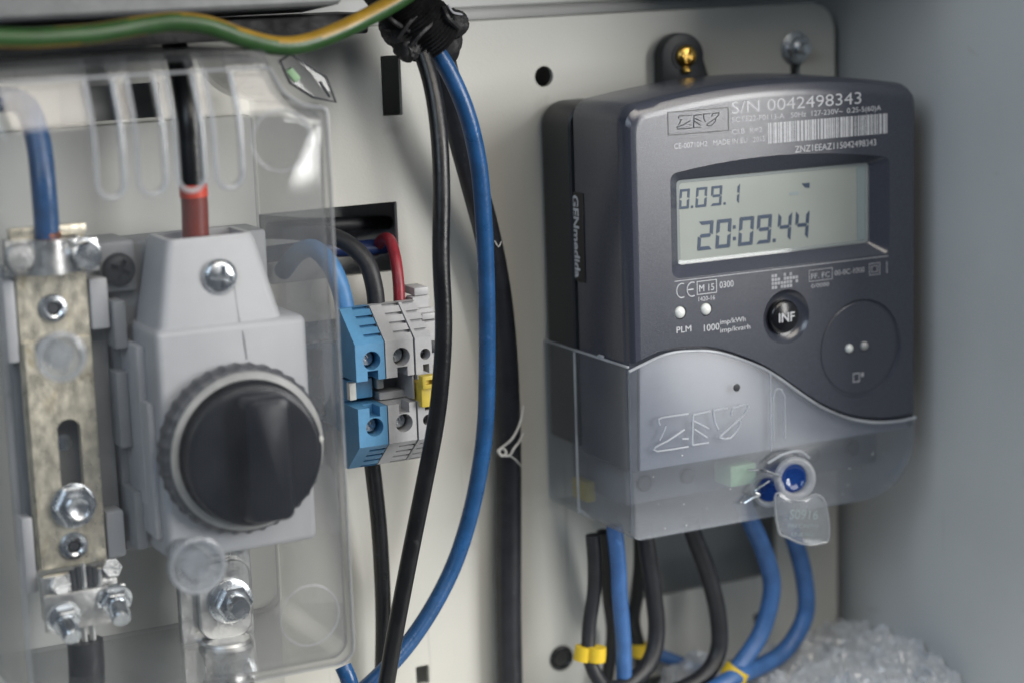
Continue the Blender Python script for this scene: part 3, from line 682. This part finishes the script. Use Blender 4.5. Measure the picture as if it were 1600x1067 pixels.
# earth wire
def stripe(d, t):
    k = min(1, max(0, (t-.15)/.6)); w = .3-1.25*k
    g = Vector((0, -math.cos(w), math.sin(w)))
    return 0 if d.dot(g) > .46 else 1
ew = obj('earth_wire', MB().tube(A((-60, 60, -62), (0, 60, -62), (60, 60, -62), (150, 53, -61), (220, 41, -60), (275, 35, -60), (325, 41, -60), (380, 60, -60), (430, 72, -60), (475, 69, -59), (530, 49, -57), (580, 24, -54), (620, 2, -51), (660, -25, -48)), 3.15, 28, 10, mi=stripe), [M['cgreen'], M['cyellow']])
tag(ew, 'green and yellow striped earth wire running along the top', 'wire')

# ------------------------------------------------------------------ terminal blocks on their rail
tag(obj('din_rail', MB().prismx([(-.1, -24), (-1.2, -24), (-1.2, -17), (-7.5, -17), (-7.5, -18), (-8.5, -18), (-8.5, -16), (-2.2, -16), (-2.2, 8.5), (-8.5, 8.5), (-8.5, 10.5), (-7.5, 10.5), (-7.5, 9.5), (-1.2, 9.5), (-1.2, 17), (-.1, 17)], -100, -42), M['zinc']),
    'zinc mounting rail behind the terminal blocks', 'rail')
def terminal(name, x0, x1, m, label, hr, yf=-40, ridge_from=.42, group='terminal blocks'):
    t = thing(name, label, 'terminal block', ((x0+x1)/2, -24, -32), group)
    xr = x0+(x1-x0)*ridge_from
    up = [(yf, 1.2), (yf, 14.2), (-27.5, 25.2), (-24, 25.2), (-24, 12), (-9, 10), (-9, -4)]
    dn = [(-9, -4), (-9, -18), (-24, -20), (-24, -32.3), (-28.2, -32.3), (yf, -22.3), (yf, -8.5)]
    prof = up+dn[1:]+[(-24, -8.5), (-24, 1.2)]
    # ribbed half: four steps on each slope
    def ribs(a, b_, n=4):
        P = []
        for k in range(n):
            p = seg_lerp(a, b_, (k+.02)/n); q = seg_lerp(a, b_, (k+.70)/n); r_ = seg_lerp(a, b_, (k+.98)/n)
            ny, nz = 1.7, -1.0 if a[1] < b_[1] else 1.0
            P += [p, q, (q[0]+ny, q[1]+nz*.4), (r_[0]+ny, r_[1]+nz*.4)]
        return P
    prof2 = [(yf, 1.2)]+ribs((yf, 14.2), (-27.5, 25.2))+[(-27.5, 25.2), (-24, 25.2), (-24, 12), (-9, 10), (-9, -18), (-24, -20), (-24, -32.3), (-28.2, -32.3)]+ribs((yf, -22.3), (-28.2, -32.3))[::-1]+[(yf, -22.3), (yf, -8.5), (-24, -8.5), (-24, 1.2)]
    xc = (x0+x1)/2+.6; w = x1-x0
    holes = [MB().lathe((xc, yf, z), [(hr, 4), (hr, -11)], n=24) for z in (8.2, -15.6)]
    nb = [MB().box(xc-w*.16, xc+w*.2, yf-2, yf+7, .5, 4.6), MB().box(xc-w*.16, xc+w*.2, yf-2, yf+7, -12.0, -7.8)]
    nb2 = MB().box(x0+w*.3, x1+1, yf-2, -20, -7.4, .2)
    obj('housing', MB().prismx(prof, x0+.12, xr), M[m], t, cuts=holes+nb)
    obj('ribbed_housing', MB().prismx(prof2, xr+.01, x1-.12), M[m], t, cuts=holes+nb)
    for z in (8.2, -15.6):
        c = (xc, yf+6, z)
        sc = obj('clamp_screw', MB().lathe(c, [(hr*.86, -3), (hr*.86, .6), (hr*.7, 1.2), (.05, 1.2)], n=22), M['zinc'], t, cuts=[MB().box(c[0]-hr, c[0]+hr, c[1]-3, c[1]-.3, c[2]-.5, c[2]+.5, rot=Matrix.Rotation(.9, 3, 'Y'))])
    return t
tb1 = terminal('terminal_block', -81.2, -70.0, 'tblue', 'light blue terminal block beside the edge of the clear cover', 3.3)
tb2 = terminal('terminal_block', -69.8, -58.8, 'tgrey', 'wide grey terminal block right of the blue one', 3.3)
tb3 = terminal('terminal_block', -58.6, -52.0, 'tgrey', 'narrow grey terminal block carrying a yellow marker', 2.0, -40.6, .2)
obj('foot', MB().box(-80.6, -71, -30, -24.1, -7, 0, .4), M['tblue'], tb1)
obj('marker_strip', MB().box(-81.0, -78.4, -33, -30.2, -6.6, -.4, .3), M['twhite'], tb1)
obj('foot', MB().box(-69.4, -59.4, -32, -24.1, -8.2, -5.4, .4), M['tgrey'], tb2)
obj('divider', MB().box(-59.6, -58.9, -39.4, -24.1, -7.6, .8, .15, 1), M['tgrey'], tb2)
obj('marker_strip', MB().box(-69.2, -66.6, -30, -26, -4.4, .6, .3), M['twhite'], tb2)
jm = obj('yellow_marker', MB().box(-57.9, -53.4, -43, -33, -10.4, -2.0, .5), M['tyellow'], tb3)
obj('marker_frame', MB().box(-58.4, -52.6, -45.4, -41.5, -3.4, 1.4, .5), M['tyellow'], jm, cuts=[MB().box(-57.0, -54.0, -48, -43.6, -1.8, -.1)])
eb = thing('end_bracket', 'stepped grey end stop at the right end of the terminal blocks', 'end bracket', (-48, -18, -28))
obj('body', MB().prismx([(-9, -20), (-9, 20), (-20, 26), (-25, 26), (-25, 22), (-28, 22), (-28, 18), (-33, 18), (-33, 2), (-26, 2), (-26, -8), (-33, -8), (-33, -24), (-27, -28), (-20, -28)], -51.8, -45.2, .25), M['tgrey'], eb)
obj('step', MB().box(-50.5, -44.8, -24, -14, 26.1, 29, .4), M['tgrey'], eb)
obj('step', MB().box(-51.0, -44.4, -31, -25.2, 18.4, 20.6, .3), M['tgrey'], eb)
obj('screw', MB().lathe((-48.4, -33, 9), [(2.2, 0), (2.2, .6), (1.6, 1), (.1, 1)], n=18), M['dark'], eb)

# wires from the plate window into the blocks
def wwire(pts, r, m, label): return wire('terminal_wire', pts, r, m, label)
wwire([(-86, 14, 34), (-84.4, 2, 42), (-82.2, -9, 44.5), (-79.4, -17.5, 39), (-77.3, -21.5, 29), (-76.5, -22.5, 18)], 3.4, 'cblue3', 'blue wire bending into the light blue terminal block')
wwire([(-98, 16, 50), (-86, 4, 50), (-74, -10, 48), (-67.2, -18, 41), (-65, -21.5, 31), (-64.6, -22, 18)], 3.2, 'crubber', 'dull black wire bending into the wide grey terminal block')
wwire([(-92, 20, 52), (-74, 14, 50), (-58, 14, 49), (-40, 22, 47)], 2.7, 'crubber', 'black wire running sideways inside the plate window')
wwire([(-96, 18, 40), (-78, 8, 42), (-66, 8, 41), (-50, 10, 40), (-36, 16, 40)], 3.0, 'cnavy', 'navy blue wire low inside the plate window')
wwire([(-49, 14, 38), (-50.4, 3, 43.6), (-52.2, -8, 44.6), (-53.6, -15.5, 39), (-54.8, -20, 30), (-55.6, -21.5, 18)], 2.15, 'cred', 'red wire bending into the narrow terminal block')

# ------------------------------------------------------------------ left: insulating board and what stands on it
struct(obj('insulating_board', MB().prism(rrect(-214, -101.8, -118, 93.6, 2, 3), -2, -8, .4, 1), M['board']))

# neutral bar
nb = thing('neutral_bar', 'tan metal connection bar with clamps left of the fuse switch', 'connection bar', (-183, -20, -75))
obj('support', MB().box(-197, -164, -26, -8.05, -52, 50, 1.5), M['greydark'], nb)
for (z0, z1) in ((29, 46), (-49, -33)):
    obj('support_lug', MB().box(-171.4, -165.2, -34, -25.9, z0, z1, .8), M['grey'], nb)
    obj('support_lug', MB().box(-199.6, -195.6, -33, -25.9, z0-8, z1+2, .8), M['grey'], nb)
bar = obj('bar', MB().prism(rrect(-195.3, -171.8, -50, 62, .6, 2), -29.5, -33, .3, 1), M['tan'], nb, cuts=[MB().prism(rrect(-185.4, -177.6, -25, 1, 3.8, 6), -40, -20)])
obj('offset_plate', MB().prism(rrect(-194.7, -172.2, -49.4, 27.5, .6, 2), -33.05, -34.6, .3, 1), M['tan'], bar, cuts=[MB().prism(rrect(-185.9, -178.0, -25.4, .6, 3.8, 6), -40, -20)])
def eyelet(x, z, y, parent):
    e = obj('eyelet', MB().lathe((x, y, z), [(4.9, 0), (4.9, .6), (4.3, 1.3), (3.1, 1.5), (2.3, 1.0), (1.9, -.8), (.1, -.8)], n=28), M['zinc'], parent)
    obj('eyelet_hole', MB().lathe((x, y, z), [(1.75, 0), (1.75, .25), (.1, .25)], n=16), M['dark'], e)
eyelet(-183.7, 37.6, -33, bar); eyelet(-183.2, -42.4, -34.6, bar)
bt = obj('clamp_nut', MB().hexa((-182.4, -34.6, -28.4), 7.2, 4.6), M['zinc'], bar)
obj('washer', MB().lathe((-182.4, -34.6, -28.6), [(7.6, 0), (7.6, .9), (6.8, 1.2), (3, 1.2)], n=28), M['zinc'], bt)
obj('bolt_end', MB().lathe((-182.4, -38.6, -28.4), [(4.3, 0), (4.3, 2.4), (3.7, 3), (2.6, 2.2), (.1, 2.0)], n=24), M['zinc'], bt)
obj('slot_bolt', MB().lathe((-181.6, -22, -9), [(3.6, 0), (3.6, 3), (2.8, 4), (.1, 4.2)], n=20), M['zinc'], bar)
# upper saddle clamp
uc = obj('upper_clamp', MB().prism([(-199, 50), (-168.4, 49), (-168.4, 60), (-199, 62)], -33.1, -38, 1.1), M['alu'], nb)
obj('saddle', MB().loops([[(x, -36.5-6.4*max(0, math.cos((x+184.2)/8.6*PI/2))**.8 if abs(x+184.2) < 8.6 else -36.5, z) for x in [-194+19.6*k/14 for k in range(15)]]+[(-174.4, -34, z), (-194, -34, z)] for z in (49.8, 50.6, 60.2, 61)]), M['alu'], uc)
obj('clamp_bolt', MB().lathe((-194.8, -38, 56), [(4.9, 0), (4.9, 1.6), (4.2, 2.4), (.1, 2.6)], n=26), M['alu'], uc)
cb_ = obj('clamp_bolt', MB().lathe((-173.4, -37, 54.8), [(5.6, 0), (5.6, .9), (4.7, 1.1), (4.6, 5.2), (4.1, 5.8), (.1, 5.9)], n=30), M['zinc'], uc)
obj('back_jaw', MB().box(-197, -171.6, -36.4, -33.05, 61.4, 65, .7), M['tan'], uc)
obj('copper_strands', MB().lathe((-184.4, -37, 60.6), [(3.8, 0), (4.4, 2), (3.4, 3.4), (.1, 3.4)], (0, 0, 1), 9), M['copper'], uc)
# lower clamp with its two hanging bolts and the cable strands
lc = obj('lower_clamp', MB().box(-196.6, -169, -43.6, -41.2, -68.4, -55.4, .8), M['alu'], nb)
obj('clamp_back', MB().box(-195.6, -170, -38, -33.4, -66.5, -50.6, .8), M['alu'], lc)
for x, z, dx in ((-190.8, -63.6, .10), (-173.2, -60.6, -.04)):
    hx = obj('hex_nut', MB().hexa((x, -43.6, z), 5.2, 3.4, (dx, -1, -.35)), M['zinc'], lc)
    obj('bolt_end', MB().lathe((x, -45.6, z-.8), [(3.4, 0), (3.4, 6.4), (2.9, 7.6), (.1, 7.8)], (dx, -1, -.55), 22), M['zinc'], hx)
    obj('spring_washer', MB().lathe((x, -43.4, z+.2), [(5.9, 0), (5.9, 1.0), (3, 1.0)], (dx, -1, -.3), 24), M['zinc'], hx)
    obj('bolt_head', MB().hexa((x+.6, -38.4, z+9.2), 3.6, 4, (0, -1, .4)), M['zinc'], lc)
for k in range(7):
    x = -187.4+k*1.75; obj('strand', MB().tube([(x, -39.6, -68), (x*.98-3.7, -40.4, -58), (x+.2*(k-3)*.6, -40.2+.2*(k % 2), -47.5+abs(k-3)*-.8)], 1.05, 8, 4), M['dark'] if k % 3 else M['alu'], lc)
for k in range(3): obj('strand', MB().tube([(-186.6+k*2.9, -41.4, -68), (-186.6+k*2.9, -41.8, -76.5)], 1.15, 8, 2), M['alu'], lc)
wire('service_cable', [(-183.4, -41, -73.4), (-183.6, -41, -84), (-184.4, -40, -100), (-185.4, -38, -125)], 6.0, 'crubber', 'fat black cable under the tan bar at the lower left')
wire('service_cable', A((-60, 170, -16), (-20, 160, -18), (18, 156, -21), (42, 170, -26), (56, 205, -31), (63, 240, -34), (68, 290, -37), (72, 340, -37), (74, 372, -37)), 4.1, 'cblue', 'fat blue cable entering the top clamp of the tan bar')

# fuse switch
fs = thing('fuse_switch', 'grey fuse switch with a big black rotary knob', 'fuse switch', (-131, -30, -48))
obj('base', MB().box(-163, -106, -26, -8.05, -50, 56, 1.5).box(-164.6, -160.4, -34, -20, -12, 14, .8).box(-164.6, -160.2, -36, -20, 22, 38, .8).box(-163, -159, -40, -20, -46, -26, .8), M['greydark'], fs)
obj('body', MB().box(-157.6, -105.2, -58, -25.9, -47.2, 30.4, 2.6, 3), M['grey'], fs)
obj('side_rib', MB().box(-160.4, -157.5, -45, -26, -30, 24, .8), M['grey'], fs)
obj('side_rib', MB().box(-160, -157.5, -52, -30, -40, 6, .8), M['grey'], fs)
L = []
for z, xa, xb, ya, yb in ((28, -157, -112, -56.5, -28), (31, -155.4, -113, -56, -28), (56, -150.5, -119, -52.4, -29), (58.6, -149.4, -120, -51, -30)):
    L.append([(p[0], p[1], z) for p in rrect(xa, xb, ya, yb, 3.2, 4)])
cap = obj('cap', MB().loops(L), M['grey'], fs, 30, cuts=[MB().box(-147.6, -121.8, -49, -33, 46, 64, 1.2)])
pan_screw('cap_screw', (-133.4, -54.0, 45.6), 5.9, 'zinc', cap, 2.8, .2)
obj('parting_line', MB().tube([(-129.0, -53.3, 50), (-128.2, -55.9, 31.5), (-127.8, -58.05, 27), (-127, -58.1, 18)], .22, 5, 3), M['greydark'], cap)
KX, KZ = -131.6, -11
obj('knurled_ring', MB().lathe((KX, -58, KZ), [(27.2, 0), (28.2, 1.2), (28.2, 5.5), (27.0, 7.2), (24.0, 7.8), (23, 7.0)], n=252, wob=lambda w: 1+.017*max(-.3, math.cos(36*w))), M['ring'], fs, 50)
obj('collar', MB().lathe((KX+.4, -63, KZ), [(25.4, 0), (26.6, 3.0), (26.3, 3.8), (24.2, 4.0), (23.6, 2)], n=72), M['ringlight'], fs)
kb = obj('knob', MB().lathe((KX+1.0, -62, KZ-.8), [(23.4, 0), (23.4, 8.6), (23.0, 9.8), (21.8, 10.4), (21, 10.45), (.1, 10.6)], n=72), M['knob'], fs)
L = []
for y, ins in ((-71, 0), (-78.4, .5), (-80, 1.2), (-80.6, 2.4)):
    L.append(y3(rrect(-137.2+ins, -120.2-ins, -33.0+ins, 9.4-ins, 3, 4), y))
obj('grip', MB().loops(L), M['knob'], kb, 30)
obj('pointer_dot', MB().lathe((-108.0, -71.2, -9), [(1.3, 0), (1.2, .7), (.1, .9)], n=14), M['twhite'], kb)
# small black fixing screw seen left of the cap
fx = thing('fixing_screw', 'dark cross-head screw between the tan bar and the grey fuse cap', 'screw', (-160, -30, 44))
obj('seat', MB().box(-166.4, -154, -30, -8.05, 40, 57, 1.2), M['greydark'], fx)
pan_screw('head', (-160.2, -30, 47.6), 5.6, 'dark', fx, 3.0, .5)
# outgoing tab, bolt and cable lug
lg = thing('cable_lug', 'silver cable lug bolted under the fuse switch', 'cable lug', (-133, -35, -98))
obj('tab', MB().prism(rrect(-147.4, -121, -85, -47.5, 1.2, 3), -29, -32.6, .4, 1), M['alu'], lg)
obj('palm', MB().prism(rrect(-141.5, -122.6, -84, -56, 6, 5), -32.65, -35.6, .5, 1), M['alu'], lg)
bw = obj('bolt_washer', MB().lathe((-130.4, -35.6, -70.6), [(8.0, 0), (8.0, 1.2), (7.2, 1.6), (3, 1.6)], n=30), M['zinc'], lg)
obj('hex_nut', MB().hexa((-130.4, -37.2, -70.6), 6.6, 4.2), M['zinc'], lg)
obj('bolt_end', MB().lathe((-130.4, -41.2, -70.6), [(4.0, 0), (4.0, 4.6), (3.3, 5.6), (.1, 5.7)], n=24), M['zinc'], lg)
obj('shoulder', MB().lathe((-133, -36.4, -83.4), [(8.2, 0), (9.4, 1.5), (9.6, 3.5), (8.6, 5.6)], (0, 0, -1), 30), M['alu'], lg)
obj('barrel', MB().lathe((-133, -36.4, -86), [(8.0, 0), (8.1, 6), (7.4, 7), (7.4, 9), (8.0, 10), (8.0, 17)], (0, 0, -1), 30), M['alu'], lg)
wire('service_cable', [(-133, -36.4, -99), (-133.4, -36.4, -112), (-134, -36, -132)], 8.9, 'crubber', 'black cable below the silver lug at the bottom edge')
wire('service_cable', A((270, 60, -10), (284, 110, -28), (294, 170, -39), (298, 230, -41), (301, 280, -41.5), (302, 296, -41.5)), 4.2, 'cblack', 'black cable seen behind the third slot of the clear cover')
wire('red_reflection', A((303, 306, -41.5), (304, 318, -41.5), (305, 345, -41.5), (306, 385, -41.5), (306, 410, -41.5)), 4.45, 'cmaroon', 'cable end entering the grey fuse cap, painted dark red as a reflection')  # dark red paints the cover's red reflection over the lower cable

wire('red_reflection', A((301.5, 288, -41.5), (302, 296, -41.5), (303, 308, -41.5)), 4.7, 'cflame', 'bright red ring painting a red reflection onto the black cable')  # added ring, its colour paints the red reflection below the slot
# ------------------------------------------------------------------ the clear cover
cov = thing('clear_cover', 'clear plastic box cover with four slots over fuse switch and bar', 'cover', (-156, -45, -86))
CX0, CX1, CZ0, CZ1 = -211.5, -101.4, -86, 119.5
def cover_outline(ins, ztop):
    x0, x1, z0 = CX0+ins, CX1-ins, CZ0+ins; P = []
    for cx, cz, a, r in ((x0+6, z0+6, PI, 6), (x1-6, z0+6, 1.5*PI, 6)):
        for k in range(7): P.append((cx+r*math.cos(a+.5*PI*k/6), cz+r*math.sin(a+.5*PI*k/6)))
    # concave corner round the seal at the upper right
    nx, nz, R = -103.5, 117.5, 16.5+ins
    zz = nz-math.sqrt(max(0, R*R-(x1-nx)**2)); P.append((x1, zz-6)); P.append((x1, zz-2)); P.append((x1-.6, zz-.6))
    a0 = math.atan2(zz-nz, x1-nx); xe = nx-math.sqrt(max(.01, R*R-(min(ztop, nz)-nz)**2)); a1 = math.atan2(min(ztop, nz)-nz, xe-nx)
    if a1 > 0: a1 -= 2*PI
    for k in range(1, 12):
        w = a0+(a1-a0)*k/12; P.append((nx+R*math.cos(w), nz+R*math.sin(w)))
    P.append((xe-.6, ztop-.5)); P.append((xe-2, ztop))
    for k in range(1, 8): P.append((xe-2+(x0+6-xe+2)*k/8, ztop))
    for k in range(7): P.append((x0+6+6*math.cos(.5*PI+.5*PI*k/6), ztop-6+6*math.sin(.5*PI+.5*PI*k/6)))
    return P
LP = [(-8.1, 0, 0), (-9, 0, 0), (-60, 0, 0), (-73, 0, .3), (-75.2, .15, 1.8), (-77.4, .7, 5.5), (-80, 1.6, 11.5), (-82.4, 3.0, 17), (-83.6, 4.6, 20.5), (-84, 6.5, 24)]
def shell(d):
    L = []
    for y, ins, dz in LP:
        yy = y if y > -9.5 else y+d*1.0
        L.append(y3(cover_outline(ins+d, CZ1-dz-d), yy))
    return L
o_, i_ = shell(0), shell(1.7)
n = len(o_[0]); V = [p for l in o_ for p in l]+[p for l in i_ for p in l]; K = len(o_); F = []
for s_ in range(2):
    for k in range(K-1):
        for i in range(n):
            j = (i+1) % n; q = [s_*K*n+k*n+i, s_*K*n+k*n+j, s_*K*n+(k+1)*n+j, s_*K*n+(k+1)*n+i]
            F.append(q if not s_ else q[::-1])
    F.append([s_*K*n+(K-1)*n+i for i in range(n)])
for i in range(n):
    j = (i+1) % n; F.append([i, K*n+i, K*n+j, j])
SLOTS = [-176, -163, -150.6, -138.2]
def slot(x, w=3.6, z0=78.6):
    P = arcpts(x, z0+w, w, PI, 2*PI, 10)+[(x+w, 126), (x-w, 126)]
    return MB().prism(P, -96, -72)
shl = obj('shell', MB().add(V, F), M['clear'], cov, 28, cuts=[slot(x) for x in SLOTS])
def frontY(z):
    """front surface of the cover at height z"""
    for k in range(len(LP)-1, 0, -1):
        za, zb = CZ1-LP[k][2], CZ1-LP[k-1][2]
        if z <= za: return LP[k][0]
        if z <= zb: return LP[k][0]+(LP[k-1][0]-LP[k][0])*(z-za)/(zb-za+1e-6)
    return -73
for x in SLOTS:
    w = 4.3; P = [(x-w, z) for z in (113, 107, 101, 97, 93, 88, 84)]+arcpts(x, 82.2, w, PI, 2*PI, 10)+[(x+w, z) for z in (84, 88, 93, 97, 101, 107, 113)]
    obj('slot_rim', MB().tube([(a, frontY(b)-.1, b) for a, b in P], .75, 8, 2), M['clearrim'], shl)
obj('embossed_circle', MB().tube([(a, -84.0, b) for a, b in circ(-120.6, 91.2, 9.6, 28)], .28, 8, 1, close=True), M['clearrim'], shl)
obj('embossed_circle', MB().tube([(a, -84.0, b) for a, b in circ(-119.6, -64.4, 10.2, 28)], .24, 8, 1, close=True), M['clearrim'], shl)
obj('edge_reflection_bead', MB().tube([(p[0], p[1]-.2, p[2]) for p in o_[5]], .5, 8, 1, close=True), M['clearrim'], shl)  # added milky bead draws the white reflection streaks along the front edges
def clear_screw(x, z, r):
    s_ = obj('cover_screw', MB().lathe((x, -84.1, z), [(r, 0), (r, 1.6), (r*.93, 2.6), (r*.8, 2.8), (r*.7, 1.4), (r*.55, 1.2), (r*.5, 2.2), (.1, 2.4)], n=40), M['clearthick'], cov)
    obj('screw_shank', MB().lathe((x, -83.9, z), [(r*.5, 0), (r*.5, -16), (r*.4, -18), (.1, -18)], n=24), M['clearthick'], s_)
    obj('screw_rim', MB().tube([(a, -86.2, b) for a, b in circ(x, z, r*.93, 32)], .65, 8, 1, close=True), M['clearrim'], s_)
clear_screw(-157.2, -40.6, 9.4); clear_screw(-195.6, 31.4, 7.6)
# hexagonal clear catch beside the notch
ct = thing('clear_catch', 'small clear six-sided plastic plate at the notched cover corner', 'plastic catch', (-98, -48, 100))
hp = [tuple(at(px, py, -46))[::2] for px, py in ((436, 96), (453, 85), (508, 121), (523, 160), (487, 152), (452, 130))]
obj('plate', MB().prism(hp, -44, -47, .5), M['clear'], ct)
obj('rim', MB().tube([(a, -47, b) for a, b in hp], .5, 6, 1, close=True), M['dark'], ct)
hq = [tuple(at(px, py, -46))[::2] for px, py in ((498, 128), (513, 152))]
obj('inner_edge', MB().tube([(a, -47.1, b) for a, b in hq], .45, 6, 2), M['dark'], ct)
obj('chip', MB().prism([tuple(at(px, py, -46))[::2] for px, py in ((446, 112), (456, 106), (470, 122), (462, 130))], -44.4, -46.4, .3), M['green'], ct)
